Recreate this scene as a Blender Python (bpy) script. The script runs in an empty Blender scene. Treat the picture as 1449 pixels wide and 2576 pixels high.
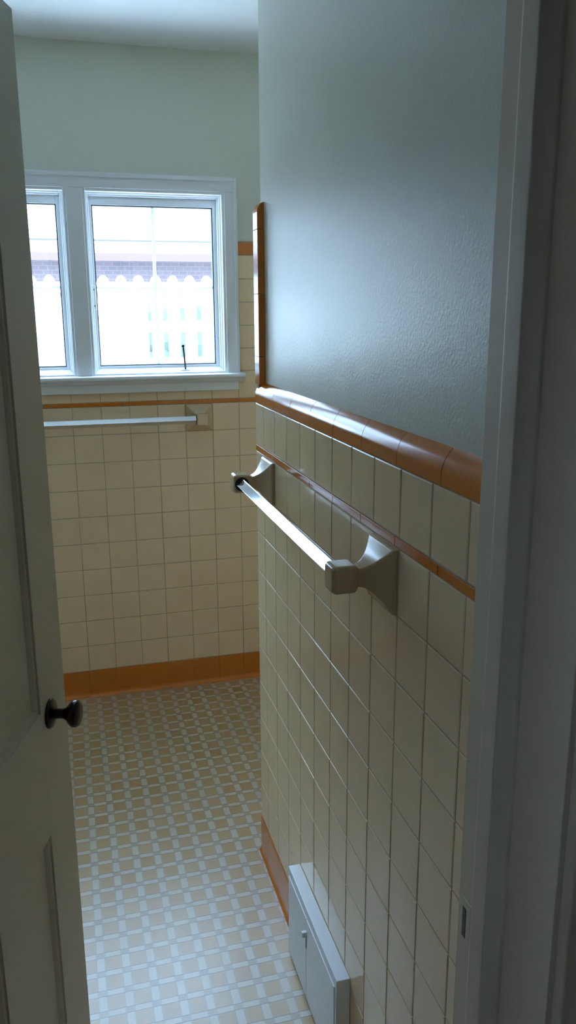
import bpy, bmesh, math, random
from mathutils import Vector, Matrix

random.seed(7)
SC = bpy.context.scene
COL = SC.collection
PI = math.pi

# ------------------------------------------------------------------ materials
def newmat(name):
    m = bpy.data.materials.new(name); m.use_nodes = True
    nt = m.node_tree
    return m, nt, nt.nodes['Principled BSDF']

def plain(name, col, rough=0.5, metal=0.0, spec=0.5, bump=0.0, bscale=60.0, var=0.0, vscale=3.0, coat=0.0):
    m, nt, b = newmat(name)
    b.inputs['Base Color'].default_value = (*col, 1)
    b.inputs['Roughness'].default_value = rough
    b.inputs['Metallic'].default_value = metal
    b.inputs['Specular IOR Level'].default_value = spec
    if coat:
        b.inputs['Coat Weight'].default_value = coat
        b.inputs['Coat Roughness'].default_value = 0.05
    tc = nt.nodes.new('ShaderNodeTexCoord')
    if var:
        n = nt.nodes.new('ShaderNodeTexNoise'); n.inputs['Scale'].default_value = vscale
        n.inputs['Detail'].default_value = 4
        nt.links.new(tc.outputs['Object'], n.inputs['Vector'])
        mx = nt.nodes.new('ShaderNodeMix'); mx.data_type = 'RGBA'
        mx.inputs[6].default_value = (*[c * (1 - var) for c in col], 1)
        mx.inputs[7].default_value = (*[min(1, c * (1 + var)) for c in col], 1)
        nt.links.new(n.outputs['Fac'], mx.inputs[0])
        nt.links.new(mx.outputs[2], b.inputs['Base Color'])
    if bump:
        n2 = nt.nodes.new('ShaderNodeTexNoise'); n2.inputs['Scale'].default_value = bscale
        n2.inputs['Detail'].default_value = 3
        nt.links.new(tc.outputs['Object'], n2.inputs['Vector'])
        bp = nt.nodes.new('ShaderNodeBump'); bp.inputs['Strength'].default_value = bump
        bp.inputs['Distance'].default_value = 0.002
        nt.links.new(n2.outputs['Fac'], bp.inputs['Height'])
        nt.links.new(bp.outputs['Normal'], b.inputs['Normal'])
    return m

M = {}
M['paint'] = plain('wall paint', (0.70, 0.71, 0.62), 0.38, spec=0.5, bump=0.25, bscale=160, var=0.02)
M['ceiling'] = plain('ceiling paint', (0.84, 0.86, 0.86), 0.8, spec=0.3, bump=0.15, bscale=140)
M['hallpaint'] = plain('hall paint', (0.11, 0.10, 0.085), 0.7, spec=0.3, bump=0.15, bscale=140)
M['cream'] = plain('cream glazed tile', (0.88, 0.68, 0.445), 0.14, spec=0.40, var=0.05, vscale=14)
M['orange'] = plain('caramel glazed tile', (0.66, 0.205, 0.028), 0.13, spec=0.5, var=0.07, vscale=9)
M['grout'] = plain('grout', (0.46, 0.38, 0.28), 0.9, spec=0.2, var=0.12, vscale=25)
M['white'] = plain('white gloss paint', (0.80, 0.82, 0.84), 0.30, spec=0.5, bump=0.08, bscale=90)
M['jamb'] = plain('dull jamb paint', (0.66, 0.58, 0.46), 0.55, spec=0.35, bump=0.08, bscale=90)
M['doorpaint'] = plain('door paint', (0.58, 0.54, 0.465), 0.38, spec=0.45, bump=0.12, bscale=70)
M['ceramic'] = plain('cream ceramic', (0.64, 0.47, 0.29), 0.12, spec=0.55)
M['chrome'] = plain('chrome', (0.88, 0.90, 0.92), 0.07, metal=1.0)
M['socket'] = plain('dark socket', (0.02, 0.02, 0.022), 0.4)
M['bronze'] = plain('dark bronze', (0.045, 0.03, 0.026), 0.22, metal=0.85, spec=0.5)
M['register'] = plain('register enamel', (0.80, 0.84, 0.88), 0.36, spec=0.8, bump=0.05, bscale=60)
M['gasket'] = plain('window gasket', (0.03, 0.05, 0.06), 0.5)
M['ironwork'] = plain('dark metal', (0.05, 0.055, 0.06), 0.4, metal=0.6)
M['steel'] = plain('tarnished steel', (0.10, 0.10, 0.09), 0.5, metal=0.6)
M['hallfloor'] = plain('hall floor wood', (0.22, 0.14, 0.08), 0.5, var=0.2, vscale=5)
M['fence'] = plain('white fence paint', (0.80, 0.80, 0.79), 0.7, spec=0.2)
M['roof'] = plain('pale roof', (0.17, 0.15, 0.155), 0.9, spec=0.1, var=0.12, vscale=2)
M['ridge'] = plain('dark ridge tiles', (0.085, 0.078, 0.080), 0.9, spec=0.1)
M['fascia'] = plain('reddish fascia', (0.125, 0.080, 0.085), 0.7, spec=0.2)
M['twig'] = plain('pale bark', (0.33, 0.34, 0.29), 0.9, spec=0.1)
M['hedge'] = plain('hedge green', (0.05, 0.066, 0.05), 0.9, spec=0.1, var=0.3, vscale=8)
M['lawn'] = plain('pale concrete yard', (0.80, 0.80, 0.79), 0.95, spec=0.1, var=0.2, vscale=2)

def brickmat():
    m, nt, b = newmat('purple brick')
    tc = nt.nodes.new('ShaderNodeTexCoord')
    mp = nt.nodes.new('ShaderNodeMapping'); mp.inputs['Rotation'].default_value = (PI / 2, 0, 0)
    nt.links.new(tc.outputs['Object'], mp.inputs['Vector'])
    t = nt.nodes.new('ShaderNodeTexBrick')
    t.inputs['Color1'].default_value = (0.29, 0.22, 0.25, 1)
    t.inputs['Color2'].default_value = (0.33, 0.25, 0.27, 1)
    t.inputs['Mortar'].default_value = (0.38, 0.33, 0.35, 1)
    t.inputs['Scale'].default_value = 4.5
    nt.links.new(mp.outputs['Vector'], t.inputs['Vector'])
    nt.links.new(t.outputs['Color'], b.inputs['Base Color'])
    b.inputs['Roughness'].default_value = 0.9
    b.inputs['Specular IOR Level'].default_value = 0.1
    return m
M['brick'] = brickmat()

def glassmat():
    m, nt, b = newmat('window glass')
    nt.nodes.remove(b)
    out = nt.nodes['Material Output']
    tr = nt.nodes.new('ShaderNodeBsdfTransparent'); tr.inputs['Color'].default_value = (0.96, 0.98, 0.98, 1)
    gl = nt.nodes.new('ShaderNodeBsdfGlossy'); gl.inputs['Roughness'].default_value = 0.01
    lw = nt.nodes.new('ShaderNodeLayerWeight'); lw.inputs['Blend'].default_value = 0.5
    pw = nt.nodes.new('ShaderNodeMath'); pw.operation = 'POWER'; pw.inputs[1].default_value = 5.0
    fr = nt.nodes.new('ShaderNodeMath'); fr.operation = 'MULTIPLY_ADD'; fr.inputs[1].default_value = 0.9; fr.inputs[2].default_value = 0.04
    nt.links.new(lw.outputs['Facing'], pw.inputs[0]); nt.links.new(pw.outputs[0], fr.inputs[0])
    mx = nt.nodes.new('ShaderNodeMixShader')
    nt.links.new(fr.outputs[0], mx.inputs[0]); nt.links.new(tr.outputs[0], mx.inputs[1]); nt.links.new(gl.outputs[0], mx.inputs[2])
    nt.links.new(mx.outputs[0], out.inputs['Surface'])
    return m
M['glass'] = glassmat()

def grillemat():
    """bloomed white grille bars: translucency added to turn them pale, imitating bloom from the bright window"""
    m, nt, b = newmat('bloomed white grille')
    b.inputs['Base Color'].default_value = (0.80, 0.82, 0.82, 1); b.inputs['Roughness'].default_value = 0.4
    t = nt.nodes.new('ShaderNodeBsdfTranslucent'); t.inputs['Color'].default_value = (0.9, 0.97, 0.95, 1)
    mx = nt.nodes.new('ShaderNodeMixShader'); mx.inputs[0].default_value = 0.30  # translucent share stands in for window bloom over the bars
    nt.links.new(b.outputs[0], mx.inputs[1]); nt.links.new(t.outputs[0], mx.inputs[2])
    nt.links.new(mx.outputs[0], nt.nodes['Material Output'].inputs['Surface'])
    return m
M['grille'] = grillemat()

def floormat():
    """basket-plaid sheet floor: peach squares, white bars, pinkish junctions, thin dark lines"""
    m, nt, b = newmat('plaid floor')
    N, L = nt.nodes, nt.links
    tc = N.new('ShaderNodeTexCoord'); sp = N.new('ShaderNodeSeparateXYZ')
    L.new(tc.outputs['Object'], sp.inputs[0])
    P, X0, Y0, HB = 0.0604, -0.011, 1.833, 0.0090
    def mth(op, a, bb=None, c=None):
        n = N.new('ShaderNodeMath'); n.operation = op
        for i, v in enumerate((a, bb, c)):
            if v is None: continue
            if hasattr(v, 'is_linked'): L.new(v, n.inputs[i])
            else: n.inputs[i].default_value = v
        return n.outputs[0]
    def axis(o, c0):
        q = mth('ADD', mth('DIVIDE', mth('SUBTRACT', o, c0), P), 0.5)
        return mth('MULTIPLY', mth('ABSOLUTE', mth('SUBTRACT', mth('FRACT', q), 0.5)), P), mth('FLOOR', mth('ADD', q, 0.5))
    a, ia = axis(sp.outputs['X'], X0)
    c, ic = axis(sp.outputs['Y'], Y0)
    va = mth('LESS_THAN', a, HB)           # inside a band running in depth
    vc = mth('LESS_THAN', c, HB - 0.0012)  # inside a band running across
    cell = N.new('ShaderNodeCombineXYZ'); L.new(ia, cell.inputs[0]); L.new(ic, cell.inputs[1])
    wn = N.new('ShaderNodeTexWhiteNoise'); wn.noise_dimensions = '2D'; L.new(cell.outputs[0], wn.inputs['Vector'])
    def mix(f, A, B):
        n = N.new('ShaderNodeMix'); n.data_type = 'RGBA'
        if hasattr(f, 'is_linked'): L.new(f, n.inputs[0])
        else: n.inputs[0].default_value = f
        for i, v in ((6, A), (7, B)):
            if hasattr(v, 'is_linked'): L.new(v, n.inputs[i])
            else: n.inputs[i].default_value = (*v, 1)
        return n.outputs[2]
    peach = mix(wn.outputs['Value'], (0.47, 0.305, 0.125), (0.51, 0.345, 0.175))
    white = (0.58, 0.515, 0.405)
    junction = (0.45, 0.36, 0.25)
    col = mix(va, peach, white)
    col = mix(vc, col, mix(va, white, junction))
    la = mth('LESS_THAN', mth('ABSOLUTE', mth('SUBTRACT', a, HB + 0.0012)), 0.0016)
    lc = mth('LESS_THAN', mth('ABSOLUTE', mth('SUBTRACT', c, HB - 0.0006)), 0.00085)
    col = mix(mth('MULTIPLY', la, 0.75), col, (0.40, 0.36, 0.28))
    col = mix(mth('MULTIPLY', lc, 0.9), col, (0.17, 0.15, 0.14))
    L.new(col, b.inputs['Base Color'])
    b.inputs['Roughness'].default_value = 0.36
    b.inputs['Specular IOR Level'].default_value = 0.85
    h = mth('SUBTRACT', 1.0, mth('MAXIMUM', la, lc))
    nz = N.new('ShaderNodeTexNoise'); nz.inputs['Scale'].default_value = 220
    L.new(tc.outputs['Object'], nz.inputs['Vector'])
    h = mth('ADD', h, mth('MULTIPLY', nz.outputs['Fac'], 0.5))
    bp = N.new('ShaderNodeBump'); bp.inputs['Strength'].default_value = 0.2; bp.inputs['Distance'].default_value = 0.001
    L.new(h, bp.inputs['Height']); L.new(bp.outputs['Normal'], b.inputs['Normal'])
    return m
M['floor'] = floormat()

# ------------------------------------------------------------------ mesh helpers
def BM(): return bmesh.new()

def box(bm, x0, x1, y0, y1, z0, z1, bev=0.0, seg=2, mat=0):
    vs = [bm.verts.new((x, y, z)) for x in (x0, x1) for y in (y0, y1) for z in (z0, z1)]
    idx = ((0, 1, 3, 2), (4, 6, 7, 5), (0, 4, 5, 1), (2, 3, 7, 6), (0, 2, 6, 4), (1, 5, 7, 3))
    fs = [bm.faces.new([vs[i] for i in q]) for q in idx]
    for f in fs: f.material_index = mat
    if bev:
        es = list({e for f in fs for e in f.edges})
        bmesh.ops.bevel(bm, geom=es, offset=bev, segments=seg, profile=0.5, affect='EDGES')
    return fs

def tube(bm, a, b, r0, r1=None, n=10, cap=True):
    a, b = Vector(a), Vector(b); r1 = r0 if r1 is None else r1
    d = (b - a).normalized(); u = d.orthogonal().normalized(); v = d.cross(u)
    A = [bm.verts.new(a + (u * math.cos(2 * PI * k / n) + v * math.sin(2 * PI * k / n)) * r0) for k in range(n)]
    B = [bm.verts.new(b + (u * math.cos(2 * PI * k / n) + v * math.sin(2 * PI * k / n)) * r1) for k in range(n)]
    for k in range(n): bm.faces.new((A[k], A[(k + 1) % n], B[(k + 1) % n], B[k]))
    if cap: bm.faces.new(A[::-1]); bm.faces.new(B)

def lathe(bm, prof, org, axis, n=40):
    """prof = [(distance along axis, radius)]"""
    org, ax = Vector(org), Vector(axis).normalized()
    u = ax.orthogonal().normalized(); v = ax.cross(u)
    rings = []
    for t, r in prof:
        if r < 1e-5: rings.append([bm.verts.new(org + ax * t)]); continue
        rings.append([bm.verts.new(org + ax * t + (u * math.cos(2 * PI * k / n) + v * math.sin(2 * PI * k / n)) * r) for k in range(n)])
    for A, B in zip(rings, rings[1:]):
        for k in range(n):
            q = [A[k % len(A)], A[(k + 1) % n % len(A)], B[(k + 1) % n % len(B)], B[k % len(B)]]
            q = [w for i, w in enumerate(q) if w not in q[:i]]
            if len(q) > 2: bm.faces.new(q)

def loft(bm, rings, close=True):
    R = [[bm.verts.new(p) for p in r] for r in rings]
    n = len(R[0])
    for A, B in zip(R, R[1:]):
        for k in range(n): bm.faces.new((A[k], A[(k + 1) % n], B[(k + 1) % n], B[k]))
    if close: bm.faces.new(R[0][::-1]); bm.faces.new(R[-1])

def obj(name, bm, mats, parent=None, smooth=False, pinv=None):
    bmesh.ops.recalc_face_normals(bm, faces=bm.faces[:])
    me = bpy.data.meshes.new(name); bm.to_mesh(me); bm.free()
    for mm in (mats if isinstance(mats, (list, tuple)) else [mats]): me.materials.append(mm)
    if smooth:
        for p in me.polygons: p.use_smooth = True
    o = bpy.data.objects.new(name, me); COL.objects.link(o)
    if parent is not None:
        o.parent = parent
        if pinv is not None: o.matrix_parent_inverse = pinv
        elif parent.type == 'EMPTY': o.matrix_parent_inverse = Matrix.Translation(parent.location).inverted()
    if smooth == 'auto':
        me.set_sharp_from_angle(angle=math.radians(50))
        wn = o.modifiers.new('weighted normals', 'WEIGHTED_NORMAL'); wn.keep_sharp = True; wn.weight = 80
    return o

def tag(o, label, cat, group=None, kind=None):
    o['label'] = label; o['category'] = cat
    if group: o['group'] = group
    if kind: o['kind'] = kind
    return o

def empty(name, loc):
    o = bpy.data.objects.new(name, None); o.empty_display_size = 0.05
    COL.objects.link(o); o.location = loc
    return o

def tile(bm, O, U, V, Nn, u0, u1, v0, v1, depth=0.007, mat=0, jit=0.0002, edge=0.0022):
    """one cushion-edged glazed tile: face at offset 0 along Nn from the plane O + u U + v V"""
    js = [random.uniform(-jit, jit) for _ in range(4)]
    rings = []
    for ins, h in ((0, -depth), (0, -0.0016), (edge * 0.25, -0.0007), (edge, 0.0)):
        c = [(u0 + ins, v0 + ins), (u1 - ins, v0 + ins), (u1 - ins, v1 - ins), (u0 + ins, v1 - ins)]
        rings.append([bm.verts.new(O + U * a + V * b + Nn * (h + (j if h > -0.002 else 0))) for (a, b), j in zip(c, js)])
    fs = []
    for A, B in zip(rings, rings[1:]):
        for k in range(4): fs.append(bm.faces.new((A[k], A[(k + 1) % 4], B[(k + 1) % 4], B[k])))
    fs.append(bm.faces.new(rings[-1]))
    for f in fs: f.material_index = mat

def extrude_profile(bm, pts, axis, t0, t1):
    """pts = closed outline of 3D points on the plane axis=0; swept from t0 to t1 along axis"""
    ax = Vector(axis)
    loft(bm, [[Vector(p) + ax * t0 for p in pts], [Vector(p) + ax * t1 for p in pts]])

# ------------------------------------------------------------------ dimensions (metres)
W, WP = 0.4776, 0.4935         # tile face / plaster face of the right partition (planes x = ...)
YE, YEP = 2.072, 2.056        # its far end: tile / plaster
D, DP = 3.239, 3.250          # back wall: tile / plaster (planes y = ...)
T, G = 0.1095, 0.0017         # tile pitch, joint
ZB, ZA, ZC, ZT = 0.1146, 1.2096, 1.3359, 1.3885   # base tile top, accent bottom, cap bottom, cap top
ZS0, ZS1 = 1.782, 1.832       # orange cap of the higher tile beside the window
CEIL = 2.494
KY, KX = 0.8897, 0.4581       # a joint on each wall
DW0, DW1 = 0.632, 0.832       # door wall thickness (y)
JX = 0.460                    # right jamb face
XL, XR = -1.0, 1.55           # bathroom left wall / alcove end
HX0, HX1, HY0 = -1.15, 1.15, -1.5   # hall
HINGE = (-0.2526, 0.8300); DOORW = 0.711
WIN = ((0.108, 0.632), (-0.475, 0.049)); WZ0, WZ1 = 1.326, 2.006

# ------------------------------------------------------------------ room shell
bm = BM(); box(bm, XL - 0.1, XR + 0.1, 0.80, 3.42, -0.1, 0.0, mat=0)
box(bm, HX0 - 0.1, HX1 + 0.1, HY0 - 0.1, 0.80, -0.1, 0.0, mat=1)
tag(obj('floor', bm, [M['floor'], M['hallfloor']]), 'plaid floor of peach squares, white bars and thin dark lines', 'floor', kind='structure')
bm = BM(); box(bm, XL - 0.1, XR + 0.1, HY0 - 0.1, 3.42, CEIL, CEIL + 0.1)
tag(obj('ceiling', bm, M['ceiling']), 'plain pale ceiling above the window wall', 'ceiling', kind='structure')

# back wall with two window openings
bm = BM()
(a0, a1), (b0, b1) = WIN
for x0, x1, z0, z1 in ((XL - 0.1, XR + 0.1, -0.1, WZ0), (XL - 0.1, XR + 0.1, WZ1, CEIL), (XL - 0.1, b0, WZ0, WZ1), (b1, a0, WZ0, WZ1), (a1, XR + 0.1, WZ0, WZ1)):
    box(bm, x0, x1, DP, 3.42, z0, z1)
wb = tag(obj('wall_back', bm, M['paint']), 'pale green back wall holding the windows, cream tile on its lower part', 'wall', kind='structure')
O, U, V, Nn = Vector((0, D, 0)), Vector((1, 0, 0)), Vector((0, 0, 1)), Vector((0, -1, 0))
bm = BM()
k0, k1 = int((XL - KX) / T), int((XR - KX) / T)
def clampx(k, lo, hi):
    u0, u1 = KX + k * T + G / 2, KX + (k + 1) * T - G / 2
    return max(u0, lo), min(u1, hi)
for k in range(k0 - 1, k1 + 1):
    u0, u1 = clampx(k, XL, XR)
    if u1 - u0 < 0.01: continue
    for r in range(10):
        v1 = ZA - r * T - G / 2; v0 = ZA - (r + 1) * T + G / 2
        tile(bm, O, U, V, Nn, u0, u1, v0, v1)
    zt = 1.3359 if (u0 > 0.64 or u1 < -0.49) else 1.296
    tile(bm, O, U, V, Nn, u0, u1, 1.2275, zt - G / 2)
    for r in range(5):                                    # the higher tile on both sides of the windows
        v0 = ZC + r * T * 0.811 + G / 2; v1 = ZC + (r + 1) * T * 0.811 - G / 2
        uu0, uu1 = clampx(k, 0.686, XR)
        if uu1 - uu0 > 0.01: tile(bm, O, U, V, Nn, uu0, uu1, v0, v1)
        uu0, uu1 = clampx(k, XL, -0.529)
        if uu1 - uu0 > 0.01: tile(bm, O, U, V, Nn, uu0, uu1, v0, v1)
obj('tile_field', bm, M['cream'], wb)
bm = BM()
box(bm, XL, XR, D + 0.0012, DP + 0.004, 0.0, 1.297)
box(bm, 0.687, XR, D + 0.0012, DP + 0.004, 1.297, ZS1 - 0.004)
box(bm, XL, -0.53, D + 0.0012, DP + 0.004, 1.297, ZS1 - 0.004)
obj('grout_bed', bm, M['grout'], wb)
bm = BM()
x = XL
while x < XR:
    box(bm, x + 0.0008, min(x + 0.152, XR) - 0.0008, D - 0.0012, D + 0.005, ZA + 0.0014, ZA + 0.0158, 0.0014)
    x += 0.1528
obj('accent_strip', bm, M['orange'], wb, smooth='auto')
bm = BM()
for lo, hi in ((0.685, XR), (XL, -0.528)):
    x = lo
    while x < hi:
        e = min(x + 0.152, hi)
        if e - x > 0.01:
            pts = [(0, D - 0.001, ZS0), (0, D - 0.001, ZS0 + 0.034), (0, D + 0.0005, ZS0 + 0.041), (0, D + 0.004, ZS0 + 0.047), (0, DP + 0.002, ZS0 + 0.050), (0, DP + 0.002, ZS0)]
            extrude_profile(bm, pts, (1, 0, 0), x + 0.0008, e - 0.0008)
        x += 0.1528
obj('tile_cap', bm, M['orange'], wb, smooth='auto')

def base_profile_y(y):  # base tile with coved foot, runs along x on plane y
    return [(0, y, ZB - 0.0015), (0, y - 0.001, ZB - 0.003), (0, y - 0.001, 0.022), (0, y - 0.003, 0.012), (0, y - 0.008, 0.005), (0, y - 0.018, 0.001), (0, y - 0.018, 0.0), (0, y + 0.008, 0.0), (0, y + 0.008, ZB - 0.0015)]
bm = BM(); k = k0 - 1
while KX + k * T < XR:
    u0, u1 = clampx(k, XL, XR)
    if u1 - u0 > 0.01: extrude_profile(bm, base_profile_y(D - 0.001), (1, 0, 0), u0 - 0.0005, u1 + 0.0005)
    k += 1
tag(obj('baseboard_back', bm, M['orange'], smooth='auto'), 'caramel orange base tiles along the foot of the back wall', 'baseboard', kind='structure')

# right partition (solid block between door wall and shower alcove)
bm = BM(); box(bm, WP, XR + 0.1, DW1 - 0.0, YEP, -0.1, CEIL)
wr = tag(obj('wall_right', bm, M['paint']), 'near right partition, glossy painted above and cream tiled below', 'wall', kind='structure')
O, U, V, Nn = Vector((W, 0, 0)), Vector((0, 1, 0)), Vector((0, 0, 1)), Vector((-1, 0, 0))
bm = BM()
for k in range(-1, 11):
    u0 = max(KY + k * T + G / 2, DW1 + 0.001); u1 = min(KY + (k + 1) * T - G / 2, YE)
    for r in range(10):
        tile(bm, O, U, V, Nn, u0, u1, ZA - (r + 1) * T + G / 2, ZA - r * T - G / 2, edge=0.0034 if k == 10 else 0.0024)
    tile(bm, O, U, V, Nn, u0, u1, 1.2275, ZC - G / 2, edge=0.0024)
obj('tile_field', bm, M['cream'], wr)
bm = BM(); box(bm, W + 0.0012, WP + 0.004, DW1, YE - 0.001, 0.0, ZC + 0.004)
box(bm, W + 0.004, WP + 0.06, YEP - 0.004, YE - 0.001, 0.0, 1.815)
obj('grout_bed', bm, M['grout'], wr)
bm = BM()                                                  # tile on the end of the partition and in the alcove
O2, U2, N2 = Vector((0, YE, 0)), Vector((1, 0, 0)), Vector((0, 1, 0))
x = W + 0.012
while x < XR - 0.02:
    for r in range(16):
        z0 = ZB + r * T + G / 2
        tile(bm, O2, U2, V, N2, x + G / 2, min(x + T, XR) - G / 2, z0, min(z0 + T - G, 1.815))
    x += T
box(bm, W + 0.03, XR, YEP - 0.002, YE - 0.0015, 0.0, 1.815, mat=1)
obj('end_tile', bm, [M['cream'], M['grout']], wr)
bm = BM()                                                  # accent strip, slightly proud
y = 0.972 - 0.153
while y < YE - 0.01:
    y0, y1 = max(y, DW1 + 0.001), min(y + 0.153, YE)
    j = random.uniform(-0.0006, 0.0006)
    box(bm, W - 0.0006 + j * 0.3, W + 0.005, y0 + 0.0009, y1 - 0.0009, ZA + 0.0014, ZA + 0.0158, 0.0007)
    y += 0.153
obj('accent_strip', bm, M['orange'], wr, smooth='auto')
bm = BM()                                                  # bullnose cap
def cap_pts():
    pts = [(WP + 0.004, 0, ZC + 0.0012), (W - 0.0008, 0, ZC + 0.0012), (W - 0.0012, 0, ZC + 0.003), (W - 0.0012, 0, ZT - 0.0375)]
    for i in range(1, 13):
        t = i / 12 * math.radians(52)
        pts.append((W - 0.0012 + 0.0460 * (1 - math.cos(t)), 0, ZT - 0.0375 + 0.0476 * math.sin(t)))
    return pts
y = 0.972 - 0.153
while y < YE - 0.01:
    extrude_profile(bm, cap_pts(), (0, 1, 0), max(y, DW1 + 0.001) + 0.0008, min(y + 0.153, YE) - 0.0008)
    y += 0.153
obj('tile_cap', bm, M['orange'], wr, smooth='auto')
bm = BM()                                                  # upright bullnose trim on the end corner
zs = [ZT - 0.004, 1.455, 1.608, 1.760, 1.822]
for i, (z0, z1) in enumerate(zip(zs, zs[1:])):
    top = i == len(zs) - 2
    pts = [(WP + 0.003, 2.0205, 0)]
    for q in range(0, 5):                                   # small near edge radius
        t = q / 4 * PI / 2
        pts.append((W - 0.0010 + 0.0030 * (1 - math.sin(t)), 2.0205 + 0.0030 * (1 - math.cos(t)), 0))
    for q in range(0, 7):
        t = q / 6 * PI / 2
        pts.append((W - 0.0010 + 0.006 * (1 - math.cos(t)), YE - 0.005 + 0.006 * math.sin(t), 0))
    pts += [(W + 0.045, YE + 0.001, 0), (W + 0.045, 2.035, 0)]
    if not top:
        extrude_profile(bm, pts, (0, 0, 1), z0 + 0.0008, z1 - 0.0008)
    else:                                                  # rounded top
        rings = []
        cx, cy = WP + 0.012, 2.0305
        for f, zz in ((1, z0 + 0.0008), (1, z1 - 0.022), (0.97, z1 - 0.014), (0.88, z1 - 0.007), (0.72, z1 - 0.0025), (0.5, z1)):
            rings.append([Vector((cx + (p[0] - cx) * (1 if p[0] > cx else f), cy + (p[1] - cy) * (f if p[1] > cy else 1), zz)) for p in pts])
        loft(bm, rings)
obj('edge_trim', bm, M['orange'], wr)
bm = BM()
k = -1
while k < 11:
    y0 = max(KY + k * T, DW1 + 0.001); y1 = min(KY + (k + 1) * T, YE)
    xx = W - 0.001
    pts = [(xx, 0, ZB - 0.0015), (xx - 0.001, 0, ZB - 0.003), (xx - 0.001, 0, 0.020), (xx - 0.002, 0, 0.010), (xx - 0.004, 0, 0.004), (xx - 0.008, 0, 0.001), (xx - 0.008, 0, 0), (xx + 0.008, 0, 0), (xx + 0.008, 0, ZB - 0.0015)]
    extrude_profile(bm, pts, (0, 1, 0), y0 + 0.0006, y1 - 0.0006)
    k += 1
box(bm, W + 0.01, XR, YE - 0.002, YE + 0.001, 0, ZB - 0.0015)
tag(obj('baseboard_right', bm, M['orange'], smooth='auto'), 'caramel orange base tiles at the foot of the near right partition', 'baseboard', kind='structure')

# remaining walls
bm = BM(); box(bm, XL - 0.1, XL, DW1, DP, -0.1, CEIL)
tag(obj('wall_left', bm, M['paint']), 'bathroom wall hidden behind the open door', 'wall', kind='structure')
bm = BM(); box(bm, XR, XR + 0.1, YEP, DP, -0.1, CEIL)
tag(obj('wall_alcove', bm, M['paint']), 'end wall of the alcove behind the partition', 'wall', kind='structure')
bm = BM()
DH = 2.05
box(bm, HX0 - 0.1, HINGE[0] - 0.03, DW0, DW1, -0.1, CEIL)
box(bm, JX + 0.02, HX1 + 0.5, DW0, DW1, -0.1, CEIL)
box(bm, HINGE[0] - 0.03, JX + 0.02, DW0, DW1, DH + 0.02, CEIL)
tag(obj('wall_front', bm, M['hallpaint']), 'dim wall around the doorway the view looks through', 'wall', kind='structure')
bm = BM()
box(bm, HX0 - 0.1, HX0, HY0, DW0, -0.1, CEIL)
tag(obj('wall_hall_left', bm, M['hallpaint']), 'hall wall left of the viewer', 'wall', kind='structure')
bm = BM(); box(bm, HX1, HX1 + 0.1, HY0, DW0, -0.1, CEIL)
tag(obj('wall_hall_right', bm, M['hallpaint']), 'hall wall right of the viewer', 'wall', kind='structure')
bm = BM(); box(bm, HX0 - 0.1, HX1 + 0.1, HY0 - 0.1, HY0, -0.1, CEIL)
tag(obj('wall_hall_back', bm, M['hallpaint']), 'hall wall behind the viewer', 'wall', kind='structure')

# door frame: right jamb with rabbet, stop and strike; left jamb; head
def jamb(name, x, s, lab):
    bm = BM()
    box(bm, min(x, x + s * 0.02), max(x, x + s * 0.02), DW0 - 0.002, DW1 + 0.003, 0, DH + 0.02, 0.0015)
    t = tag(obj(name, bm, M['jamb'], smooth='auto'), lab, 'door frame', kind='structure')
    bm = BM()                                              # stop with a moulded near edge
    prof = [(x + s * 0.002, 0.772, 0), (x - s * 0.012, 0.772, 0), (x - s * 0.016, 0.7705, 0), (x - s * 0.019, 0.7675, 0), (x - s * 0.020, 0.764, 0), (x - s * 0.020, 0.737, 0), (x - s * 0.0185, 0.7345, 0), (x - s * 0.015, 0.7335, 0),
            (x - s * 0.0135, 0.731, 0), (x - s * 0.009, 0.729, 0), (x - s * 0.005, 0.7235, 0), (x - s * 0.004, 0.722, 0), (x - s * 0.002, 0.7215, 0), (x + s * 0.002, 0.7215, 0)]
    extrude_profile(bm, prof, (0, 0, 1), 0, DH)
    obj('door_stop', bm, M['jamb'], t, smooth='auto')
    return t
tr = jamb('trim_1', JX, 1, 'white right door jamb with a moulded stop and a dark strike opening')
bm = BM(); box(bm, JX - 0.0012, JX + 0.004, 0.800, 0.829, 0.752, 0.818, 0.0004)
sp = obj('strike_plate', bm, M['jamb'], tr)
bm = BM(); box(bm, JX - 0.0016, JX + 0.001, 0.8105, 0.8215, 0.760, 0.806, 0.0015)
o = obj('latch_hole', bm, M['socket'], sp); o['label'] = 'dark latch slot'
jamb('trim_2', HINGE[0] - 0.006, -1, 'white left door jamb where the door hangs')
bm = BM(); box(bm, HINGE[0] - 0.006, JX, DW0 - 0.002, DW1 + 0.003, DH, DH + 0.02)
box(bm, HINGE[0], JX, 0.7215, 0.768, DH - 0.02, DH)
tag(obj('trim_3', bm, M['jamb']), 'head of the door frame', 'door frame', kind='structure')
def casing(bm, x, s, y0, y1):
    xs = [x + s * 0.006, x + s * 0.0085, x + s * 0.055, x + s * 0.07]
    box(bm, min(xs[0], xs[3]), max(xs[0], xs[3]), y0, y1, 0, DH + 0.07, 0.004)
bm = BM(); casing(bm, JX, 1, DW0 - 0.018, DW0)
tag(obj('trim_4', bm, M['jamb'], smooth='auto'), 'dim right-hand door casing on the hall side, at the right edge', 'door casing', kind='structure')
bm = BM(); casing(bm, HINGE[0] - 0.006, -1, DW0 - 0.018, DW0)
tag(obj('trim_5', bm, M['jamb'], smooth='auto'), 'left-hand door casing on the hall side', 'door casing', kind='structure')
bm = BM(); box(bm, HINGE[0] - 0.076, JX + 0.07, DW0 - 0.018, DW0, DH + 0.071, DH + 0.14, 0.004)
tag(obj('trim_6', bm, M['jamb']), 'door head casing on the hall side', 'door casing', kind='structure')

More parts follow.
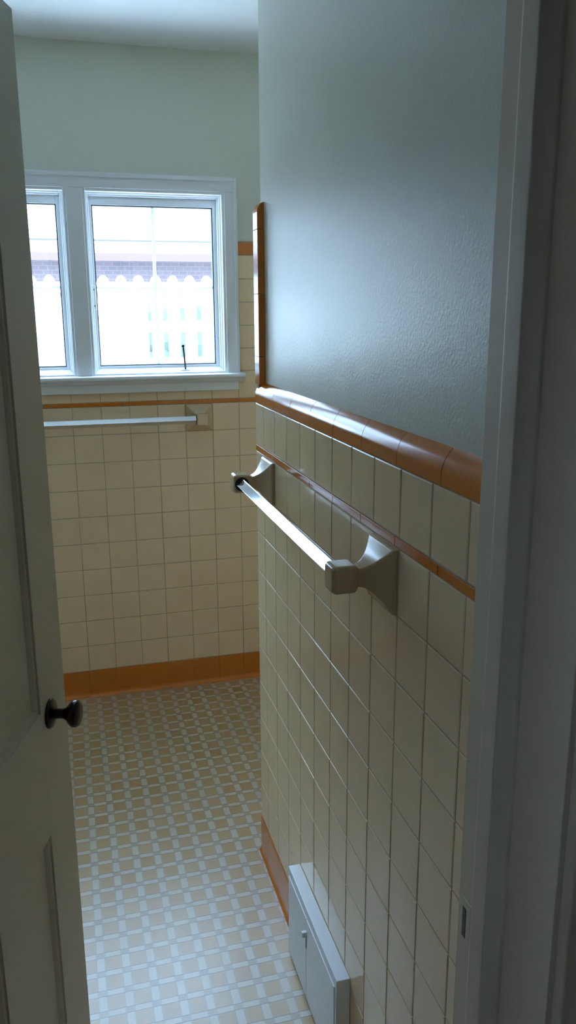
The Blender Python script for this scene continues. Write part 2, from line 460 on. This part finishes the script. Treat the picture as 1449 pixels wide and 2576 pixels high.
# ------------------------------------------------------------------ door
DT, DZ0, DZ1 = 0.035, 0.012, 2.035
th = math.radians(17.4)
door_m = Matrix.Translation((HINGE[0], HINGE[1], 0)) @ Matrix.Rotation(PI / 2 - th, 4, 'Z')
# local frame: x from hinge to latch edge, -y faces the viewer, z up
pw0, pw1 = (0.135, 0.331), (0.380, 0.576)
pz = ((0.21, 0.632), (0.874, 1.90))
bm = BM()
xs = [0.0, DOORW - pw1[1], DOORW - pw1[0], DOORW - pw0[1], DOORW - pw0[0], DOORW]
zz = [DZ0, pz[0][0], pz[0][1], pz[1][0], pz[1][1], DZ1]
box(bm, xs[0], xs[1], 0, DT, DZ0, DZ1, 0.0015)
box(bm, xs[4], xs[5], 0, DT, DZ0, DZ1, 0.0015)
for i in (0, 2, 4): box(bm, xs[1], xs[4], 0, DT, zz[i], zz[i + 1])
for i in (1, 3): box(bm, xs[2], xs[3], 0, DT, zz[i], zz[i + 1])
door = obj('door_1', bm, M['doorpaint'], smooth='auto'); door.matrix_world = door_m
tag(door, 'grey white panelled bathroom door swung open at the left, dark knob', 'door', kind='structure')
for (x0, x1) in ((xs[1], xs[2]), (xs[3], xs[4])):
    for (z0, z1) in pz:
        bm = BM()
        for side in (0, 1):
            rings = []
            for ins, dp in ((0, 0), (0.0015, 0.0035), (0.006, 0.005), (0.011, 0.009), (0.0135, 0.0115)):
                y = dp if side == 0 else DT - dp
                rings.append([Vector(c) for c in ((x0 + ins, y, z0 + ins), (x1 - ins, y, z0 + ins), (x1 - ins, y, z1 - ins), (x0 + ins, y, z1 - ins))])
            R = [[bm.verts.new(p) for p in r] for r in rings]
            for A, B in zip(R, R[1:]):
                for k in range(4): bm.faces.new((A[k], A[(k + 1) % 4], B[(k + 1) % 4], B[k]))
            bm.faces.new(R[-1])
        obj('panel', bm, M['doorpaint'], door)
kx, kz = DOORW - 0.090, 0.853
for sgn in (-1, 1):
    y0 = 0.0 if sgn < 0 else DT
    bm = BM()
    lathe(bm, [(0.004, 0), (0.004, 0.0105), (0.012, 0.0095), (0.022, 0.0092), (0.028, 0.0105), (0.033, 0.0150), (0.037, 0.0200), (0.042, 0.0242), (0.047, 0.0252), (0.051, 0.0245), (0.055, 0.0205), (0.0575, 0.0135), (0.0585, 0.006), (0.0588, 0)], (kx, y0, kz), (0, sgn, 0))
    kn = obj('door_knob', bm, M['bronze'], door, smooth=True); kn['label'] = 'dark bronze round knob'
    bm = BM()
    lathe(bm, [(0, 0), (0, 0.0275), (0.002, 0.0280), (0.005, 0.0262), (0.0075, 0.021), (0.009, 0.013), (0.011, 0.011), (0.011, 0)], (kx, y0, kz), (0, sgn, 0))
    obj('rosette', bm, M['bronze'], kn, smooth=True)
for z in (0.25, 1.75):
    bm = BM(); tube(bm, (-0.004, -0.004, z), (-0.004, -0.004, z + 0.09), 0.006, n=12)
    h = obj('hinge', bm, M['bronze'], door, smooth='auto')

# ------------------------------------------------------------------ windows
def ring(bm, x0, x1, z0, z1, w, y0, y1, bev=0.0015, wb_=None):
    wb_ = w if wb_ is None else wb_
    box(bm, x0, x0 + w, y0, y1, z0, z1, bev); box(bm, x1 - w, x1, y0, y1, z0, z1, bev)
    box(bm, x0 + w, x1 - w, y0, y1, z1 - w, z1, bev); box(bm, x0 + w, x1 - w, y0, y1, z0, z0 + wb_, bev)
def make_window(name, xr, lab, crank_x):
    x0, x1 = xr
    e = empty(name, ((x0 + x1) / 2, DP, WZ0)); tag(e, lab, 'window', kind='structure')
    bm = BM(); ring(bm, x0 - 0.001, x1 + 0.001, WZ0, WZ1 + 0.001, 0.011, 3.228, 3.400)
    ring(bm, x0 + 0.009, x1 - 0.009, WZ0 + 0.004, WZ1 - 0.009, 0.013, 3.262, 3.276, 0.003)
    ring(bm, x0 + 0.009, x1 - 0.009, WZ0 + 0.004, WZ1 - 0.009, 0.007, 3.252, 3.263, 0.002)
    extrude_profile(bm, [(0, 3.236, 1.3325), (0, 3.281, 1.3545), (0, 3.281, 1.3325)], (1, 0, 0), x0 + 0.016, x1 - 0.016)
    obj('frame', bm, M['white'], e, smooth='auto')
    g0, g1, h0, h1 = x0 + 0.032, x1 - 0.036, 1.3625, 1.955
    bm = BM(); ring(bm, x0 + 0.010, x1 - 0.010, WZ0 + 0.008, WZ1 - 0.010, 0.0, 3.283, 3.318) if False else None
    box(bm, x0 + 0.010, g0, 3.280, 3.318, WZ0 + 0.008, WZ1 - 0.010, 0.002); box(bm, g1, x1 - 0.010, 3.280, 3.318, WZ0 + 0.008, WZ1 - 0.010, 0.002)
    box(bm, g0, g1, 3.280, 3.318, h1, WZ1 - 0.010, 0.002); box(bm, g0, g1, 3.280, 3.318, WZ0 + 0.008, h0, 0.002)
    obj('sash', bm, M['white'], e, smooth='auto')
    bm = BM(); ring(bm, g0 - 0.0005, g1 + 0.0005, h0 - 0.0005, h1 + 0.0005, 0.0045, 3.284, 3.306, 0.0)
    o = obj('gasket', bm, M['gasket'], e); o['label'] = 'dark gasket line around the pane'
    bm = BM(); box(bm, g0 - 0.003, g1 + 0.003, 3.2975, 3.3015, h0 - 0.003, h1 + 0.003)
    obj('pane', bm, M['glass'], e)
    bm = BM(); xm, zm = (g0 + g1) / 2, (h0 + h1) / 2
    box(bm, xm - 0.0055, xm + 0.0055, 3.303, 3.313, h0, h1, 0.002)
    for q0, q1 in ((g0, xm - 0.0055), (xm + 0.0055, g1)): box(bm, q0, q1, 3.303, 3.313, zm - 0.0045, zm + 0.0045, 0.002)
    obj('muntin', bm, M['grille'], e, smooth='auto')
    bm = BM(); box(bm, x0 + 0.016, x0 + 0.030, 3.270, 3.281, 1.575, 1.665, 0.003)
    la = obj('latch', bm, M['white'], e, smooth='auto')
    for z in (1.590, 1.650):
        bm = BM(); lathe(bm, [(0, 0), (0, 0.0042), (0.002, 0.0036), (0.0025, 0)], (x0 + 0.022, 3.2705, z), (0, -1, 0), 14)
        o = obj('latch_screw', bm, M['ironwork'], la, smooth='auto'); o['label'] = 'dark screw head'
    bm = BM(); cx = crank_x
    tube(bm, (cx + 0.006, 3.262, 1.340), (cx + 0.001, 3.254, 1.395), 0.0040, n=10); tube(bm, (cx + 0.001, 3.254, 1.395), (cx - 0.003, 3.248, 1.432), 0.0040, 0.0034, n=10)
    bmesh.ops.create_uvsphere(bm, u_segments=12, v_segments=8, radius=0.0070, matrix=Matrix.Translation((cx - 0.0035, 3.2475, 1.436)))
    cr = obj('casement_crank', bm, M['ironwork'], e, smooth=True); cr['label'] = 'thin dark casement crank rising from the sill'
    bm = BM(); box(bm, cx - 0.016, cx + 0.022, 3.250, 3.272, 1.3365, 1.345, 0.003)
    obj('crank_base', bm, M['white'], cr, smooth='auto')
    return e
make_window('window_1', WIN[0], 'right white casement window fully in view, thin dark crank on its sill', 0.463)
make_window('window_2', WIN[1], 'left white casement window partly hidden by the door', -0.12)

CX0, CX1 = WIN[1][0] - 0.048, WIN[0][1] + 0.048
bm = BM()
for x0, x1 in ((CX0, WIN[1][0]), (WIN[1][1], WIN[0][0]), (WIN[0][1], CX1)): box(bm, x0, x1, 3.222, DP + 0.001, 1.330, WZ1 + (0 if x0 > CX0 and x1 < CX1 else 0.0), 0.002)
box(bm, CX0, CX1, 3.222, DP + 0.001, WZ1, WZ1 + 0.052, 0.002)
box(bm, CX1 - 0.013, CX1 + 0.001, 3.214, 3.224, 1.330, WZ1 + 0.053, 0.003); box(bm, CX0 - 0.001, CX0 + 0.013, 3.214, 3.224, 1.330, WZ1 + 0.053, 0.003)
box(bm, CX0 + 0.013, CX1 - 0.013, 3.214, 3.224, WZ1 + 0.038, WZ1 + 0.053, 0.003)
tag(obj('trim_7', bm, M['white'], smooth='auto'), 'white painted casing and middle post framing both windows', 'window casing', kind='structure')
bm = BM()
pts = [(0, 3.262, 1.332), (0, 3.196, 1.329), (0, 3.191, 1.326), (0, 3.1895, 1.3195), (0, 3.191, 1.313), (0, 3.196, 1.310), (0, 3.208, 1.309), (0, 3.208, 1.304), (0, 3.213, 1.298), (0, 3.220, 1.296), (0, 3.220, 1.295), (0, 3.2385, 1.295), (0, 3.2385, 1.31), (0, 3.262, 1.31)]
extrude_profile(bm, pts, (1, 0, 0), CX0 - 0.018, CX1 + 0.018)
box(bm, CX0 + 0.004, CX1 - 0.004, 3.221, 3.2385, 1.262, 1.2955, 0.003)
tag(obj('trim_8', bm, M['white'], smooth='auto'), 'white window stool and apron under both windows', 'window sill', kind='structure')

# ------------------------------------------------------------------ towel bars
def sq(half, r, n=5):
    """rounded square outline"""
    pts = []
    for q, (sx, sy) in enumerate(((1, 1), (-1, 1), (-1, -1), (1, -1))):
        for i in range(n):
            t = q * PI / 2 + i / (n - 1) * PI / 2
            pts.append((sx * (half - r) + r * math.cos(t), sy * (half - r) + r * math.sin(t)))
    return pts
def bracket(root, B, A, U):
    """ceramic bracket: foot centred at B on the wall, arm along A, U = bar direction"""
    B, A, U = Vector(B), Vector(A), Vector(U); Z = Vector((0, 0, 1))
    rings = []
    prof = [(0.0008, 0.0530, 0.003), (0.006, 0.0530, 0.003), (0.0085, 0.0515, 0.003)]
    for i in range(0, 13):                                  # concave flare
        t = i / 12 * PI / 2
        prof.append((0.0095 + 0.040 * math.sin(t), 0.0155 + 0.0345 * (1 - math.sin(t)) ** 1.0 * 0 + 0.0345 * (1 - math.sqrt(max(0, 1 - (1 - math.sin(t)) ** 2)) if False else (1 - math.sin(t)) ** 1.9), 0.004))
    prof += [(0.0515, 0.0165, 0.005), (0.0535, 0.0200, 0.006), (0.057, 0.0222, 0.006), (0.061, 0.0228, 0.006), (0.088, 0.0228, 0.006), (0.092, 0.0220, 0.006), (0.0950, 0.0195, 0.006), (0.0962, 0.0160, 0.006)]
    for d, h, r in prof:
        rings.append([B + A * d + U * a + Z * b for a, b in sq(h, min(r, h * 0.6))])
    bm = BM(); loft(bm, rings)
    o = obj('bracket', bm, M['ceramic'], root, smooth='auto')
    return o
def towel_bar(Bn, Bf, A, lab):
    U = (Vector(Bf) - Vector(Bn)).normalized()
    e = empty('towel_bar', (Vector(Bn) + Vector(Bf)) / 2); tag(e, lab, 'towel bar')
    b1_ = bracket(e, Bn, A, U); b2_ = bracket(e, Bf, A, U)
    p0 = Vector(Bn) + Vector(A) * 0.075; p1 = Vector(Bf) + Vector(A) * 0.075
    Z = Vector((0, 0, 1)); A_ = Vector(A)
    bm = BM()
    sec = []
    h, c = 0.0155, 0.0012                                   # square bar set on its corner
    for q in range(4):
        t = q * PI / 2
        a = Vector((math.cos(t), math.sin(t))); b = Vector((-math.sin(t), math.cos(t)))
        sec += [a * (h - c) - b * c, a * (h - c * 0.3), a * (h - c) + b * c]
    loft(bm, [[p + A_ * s.x + Z * s.y for s in sec] for p in (p0 + U * 0.0215, p1 - U * 0.0215)])
    obj('bar', bm, M['chrome'], e).data.polygons.foreach_set('use_smooth', [False] * 14)
    for o, p, s in ((b1_, p0, 1), (b2_, p1, -1)):
        bm = BM(); lathe(bm, [(0.0215, 0), (0.0215, 0.0175), (0.0240, 0.0175), (0.0240, 0)], p, U * s, 20)
        q = obj('socket', bm, M['socket'], o, smooth='auto', pinv=Matrix.Identity(4))
        # the bracket keeps identity local space inside the bar's empty
        q.matrix_parent_inverse = o.matrix_parent_inverse.inverted() @ o.matrix_parent_inverse
        q['label'] = 'dark socket ring'
    return e
zb = ZA - T / 2
towel_bar((W, KY + 2.5 * T, zb), (W, KY + 9.5 * T, zb), (-1, 0, 0), 'near square chrome towel bar on the right partition, cream ceramic brackets')
towel_bar((KX + 0.5 * T, D, zb), (KX - 6.5 * T, D, zb), (0, -1, 0), 'far towel bar on the back wall under the windows')

# ------------------------------------------------------------------ wall register
RY0, RY1, RX, RZ = 1.292, 1.660, 0.4475, 0.250
e = empty('wall_register', (W - 0.015, (RY0 + RY1) / 2, 0.0))
tag(e, 'white metal heat register box low on the right partition', 'register')
bm = BM(); box(bm, RX, W - 0.0006, RY0, RY1, 0.004, RZ, 0.0015)
obj('housing', bm, M['register'], e, smooth='auto')
ym = 1.500
for y0, y1 in ((RY0 + 0.010, ym - 0.001), (ym + 0.001, RY1 - 0.008)):
    bm = BM(); box(bm, RX - 0.0022, RX + 0.001, y0, y1, 0.016, RZ - 0.022, 0.0012)
    obj('front_leaf', bm, M['register'], e, smooth='auto')
bm = BM(); box(bm, RX - 0.0028, RX - 0.0015, ym - 0.004, ym + 0.004, 0.150, 0.186, 0.0008)
sl = obj('lever_slot', bm, M['socket'], e); sl['label'] = 'dark slot of the lever'
bm = BM(); box(bm, RX - 0.013, RX - 0.001, ym - 0.005, ym + 0.005, 0.183, 0.196, 0.002)
lv = obj('lever', bm, M['register'], e, smooth='auto'); lv['label'] = 'small white damper lever'

# ------------------------------------------------------------------ outside
bm = BM(); box(bm, -14, 16, 3.42, 30, -0.3, -0.15)
tag(obj('ground', bm, M['lawn']), 'pale yard outside the windows', 'ground', kind='structure')
FY = 6.2
e = empty('picket_fence', (0.6, FY, -0.15)); tag(e, 'white picket fence with round topped pickets outside the windows', 'fence')
PT = 0.1245
for i in range(-14, 27):
    cx = 0.318 + i * PT
    out = [(cx - 0.042, 0.0), (cx + 0.042, 0.0), (cx + 0.042, 1.757)]
    for q in range(1, 8):
        t = q / 8 * PI
        out.append((cx + 0.042 * math.cos(t), 1.757 + 0.070 * math.sin(t)))
    out.append((cx - 0.042, 1.757))
    bm = BM(); extrude_profile(bm, [(a, 0, b - 0.15 if b == 0 else b) for a, b in out], (0, 1, 0), FY - 0.02, FY)
    obj('picket', bm, M['fence'], e)
for z0, z1 in ((1.709, 1.780), (1.423, 1.504), (1.08, 1.234), (0.25, 0.34)):
    bm = BM(); box(bm, -1.5, 3.8, FY, FY + 0.035, z0, z1); obj('rail', bm, M['fence'], e)
bm = BM(); box(bm, -1.5, 0.63, FY + 0.035, FY + 0.05, -0.15, 1.672); obj('backing_board', bm, M['fence'], e)
bm = BM()
rnd = random.Random(3)
for i in range(138):
    bmesh.ops.create_icosphere(bm, subdivisions=2, radius=rnd.uniform(0.35, 0.5), matrix=Matrix.Translation((-4 + i * 0.083, 9.6 + rnd.uniform(-.15, .15), (0.35, 0.8, 1.25)[i % 3] + rnd.uniform(-.1, .1))))
for v in bm.verts: v.co += Vector((rnd.uniform(-.05, .05), rnd.uniform(-.05, .05), rnd.uniform(-.05, .05)))
for v in bm.verts: v.co.z = max(v.co.z, -0.15)
tag(obj('hedge', bm, M['hedge']), 'green hedge seen through the gaps of the picket fence', 'hedge', kind='stuff')
HY = 11.5
e = empty('neighbouring_house', (0, HY, -0.15)); tag(e, 'dark purple brick house with a pale low roof beyond the picket fence', 'house')
bm = BM(); box(bm, -9, 10, HY, HY + 6, -0.15, 2.27); obj('brick_wall', bm, M['brick'], e)
bm = BM(); pts = [(0, HY - 0.45, 2.30), (0, HY + 3.2, 2.74), (0, HY + 6.6, 2.30), (0, HY + 6.6, 2.25), (0, HY - 0.45, 2.25)]
extrude_profile(bm, pts, (1, 0, 0), -9.5, 10.5); rf = obj('roof', bm, M['roof'], e)
bm = BM(); box(bm, -9.5, 10.5, HY + 3.12, HY + 3.28, 2.725, 2.765, 0.01); obj('ridge_cap', bm, M['ridge'], e)
bm = BM(); box(bm, -9.5, 10.5, HY - 0.49, HY - 0.45, 2.205, 2.305); obj('fascia', bm, M['fascia'], e)

def twigs(name, base, hgt, n, spread, r, seed, lab, cat):
    rr = random.Random(seed); bm = BM(); bx = Vector(base)
    for i in range(n):
        a = rr.uniform(0, 2 * PI); top = bx + Vector((math.cos(a) * rr.uniform(.2, 1) * spread, math.sin(a) * rr.uniform(.2, 1) * spread, hgt * rr.uniform(.7, 1)))
        s = bx + Vector((rr.uniform(-.03, .03), rr.uniform(-.03, .03), 0)) if i else bx
        mid = s.lerp(top, .5) + Vector((rr.uniform(-.05, .05), 0, rr.uniform(0, .06)))
        tube(bm, s, mid, r, r * .7, 6); tube(bm, mid, top, r * .7, r * .3, 6)
        for q in range(3):
            p = mid.lerp(top, rr.uniform(.1, .8)); tube(bm, p, p + Vector((rr.uniform(-.12, .12), rr.uniform(-.1, .1), rr.uniform(.08, .22))) * (hgt / 1.5), r * .5, r * .2, 5)
    return tag(obj(name, bm, M['twig'], smooth=True), lab, cat)
twigs('bare_shrub', (0.02, 4.6, -0.15), 1.55, 14, 0.22, 0.004, 4, 'thin bare shrub low outside the left window', 'shrub')
twigs('bare_tree', (2.05, 7.6, -0.15), 3.4, 8, 0.8, 0.03, 11, 'pale bare tree at the right edge of the right window', 'tree')

# ------------------------------------------------------------------ light
w = bpy.data.worlds.new('overcast sky'); SC.world = w; w.use_nodes = True
nt = w.node_tree; bg = nt.nodes['Background']
tc = nt.nodes.new('ShaderNodeTexCoord'); sx = nt.nodes.new('ShaderNodeSeparateXYZ'); cr = nt.nodes.new('ShaderNodeValToRGB')
nt.links.new(tc.outputs['Generated'], sx.inputs[0]); nt.links.new(sx.outputs['Z'], cr.inputs[0])
el = cr.color_ramp.elements
SKY = ((0.0, 0.21), (0.30, 0.30), (0.48, 0.62), (0.60, 1.15), (0.76, 0.98), (0.90, 0.40), (1.0, 0.30))   # sine of elevation, luminance: bright high overcast
TINT = (0.50, 0.71, 1.0)
el[0].position = SKY[0][0]; el[1].position = SKY[-1][0]
for p_, l_ in SKY[1:-1]: el.new(p_)
for e_ in el:
    l_ = min(SKY, key=lambda q: abs(q[0] - e_.position))[1]
    e_.color = (*[l_ * c_ for c_ in TINT], 1)
nt.links.new(cr.outputs[0], bg.inputs['Color'])
bg.inputs['Strength'].default_value = 38.0
for x0, x1 in WIN:                                         # window portals guide the sky sampling
    L = bpy.data.lights.new('window_portal', 'AREA'); L.shape = 'RECTANGLE'; L.size = x1 - x0; L.size_y = WZ1 - WZ0
    L.cycles.is_portal = True
    o = bpy.data.objects.new('window_portal', L); COL.objects.link(o)
    o.location = ((x0 + x1) / 2, 3.41, (WZ0 + WZ1) / 2); o.rotation_euler = (-PI / 2, 0, 0)
L = bpy.data.lights.new('yard_fill_sun', 'SUN'); L.energy = 45; L.color = (0.62, 0.80, 1.0); L.angle = 0.02  # added to brighten the yard so its bounce lifts the ceiling; sky is overcast
o = bpy.data.objects.new('yard_fill_sun', L); COL.objects.link(o); o.location = (-3, 2, 6)
o.rotation_euler = Vector((0.62, 0.12, -0.77)).to_track_quat('-Z', 'Y').to_euler()
L = bpy.data.lights.new('hall_fill', 'AREA'); L.shape = 'DISK'; L.size = 0.35; L.energy = 0.10; L.color = (1.0, 0.86, 0.70)  # unseen weak fill added behind the viewer to lift the hall side
o = bpy.data.objects.new('hall_fill', L); COL.objects.link(o); o.location = (-0.1, -0.7, 2.44)

# ------------------------------------------------------------------ camera
cam = bpy.data.cameras.new('camera'); co = bpy.data.objects.new('camera', cam); COL.objects.link(co)
F = 2041.58; yaw, pitch, roll = 0.26562, 0.24185, -0.00552
fw = Vector((math.sin(yaw) * math.cos(pitch), math.cos(yaw) * math.cos(pitch), -math.sin(pitch)))
r = Vector((math.cos(yaw), -math.sin(yaw), 0)); u = r.cross(fw)
r2 = r * math.cos(roll) + u * math.sin(roll); u2 = -r * math.sin(roll) + u * math.cos(roll)
mw = Matrix(((r2.x, u2.x, -fw.x, 0), (r2.y, u2.y, -fw.y, 0), (r2.z, u2.z, -fw.z, 1.5645), (0, 0, 0, 1)))
co.matrix_world = mw
cam.sensor_fit = 'VERTICAL'; cam.sensor_height = 24.0; cam.lens = F / 2576 * 24.0
cam.clip_start = 0.02; cam.clip_end = 200
cam.dof.use_dof = True; cam.dof.focus_distance = 1.5; cam.dof.aperture_fstop = cam.lens / 1.6
SC.camera = co

vs = SC.view_settings
vs.view_transform = 'Standard'; vs.look = 'None'; vs.gamma = 1.0; vs.use_curve_mapping = False
vs.exposure = 0.0
SC.cycles.use_denoising = True
SC.cycles.max_bounces = 12; SC.cycles.diffuse_bounces = 8; SC.cycles.glossy_bounces = 4
SC.cycles.sample_clamp_indirect = 40.0
SC.cycles.caustics_reflective = False; SC.cycles.caustics_refractive = False
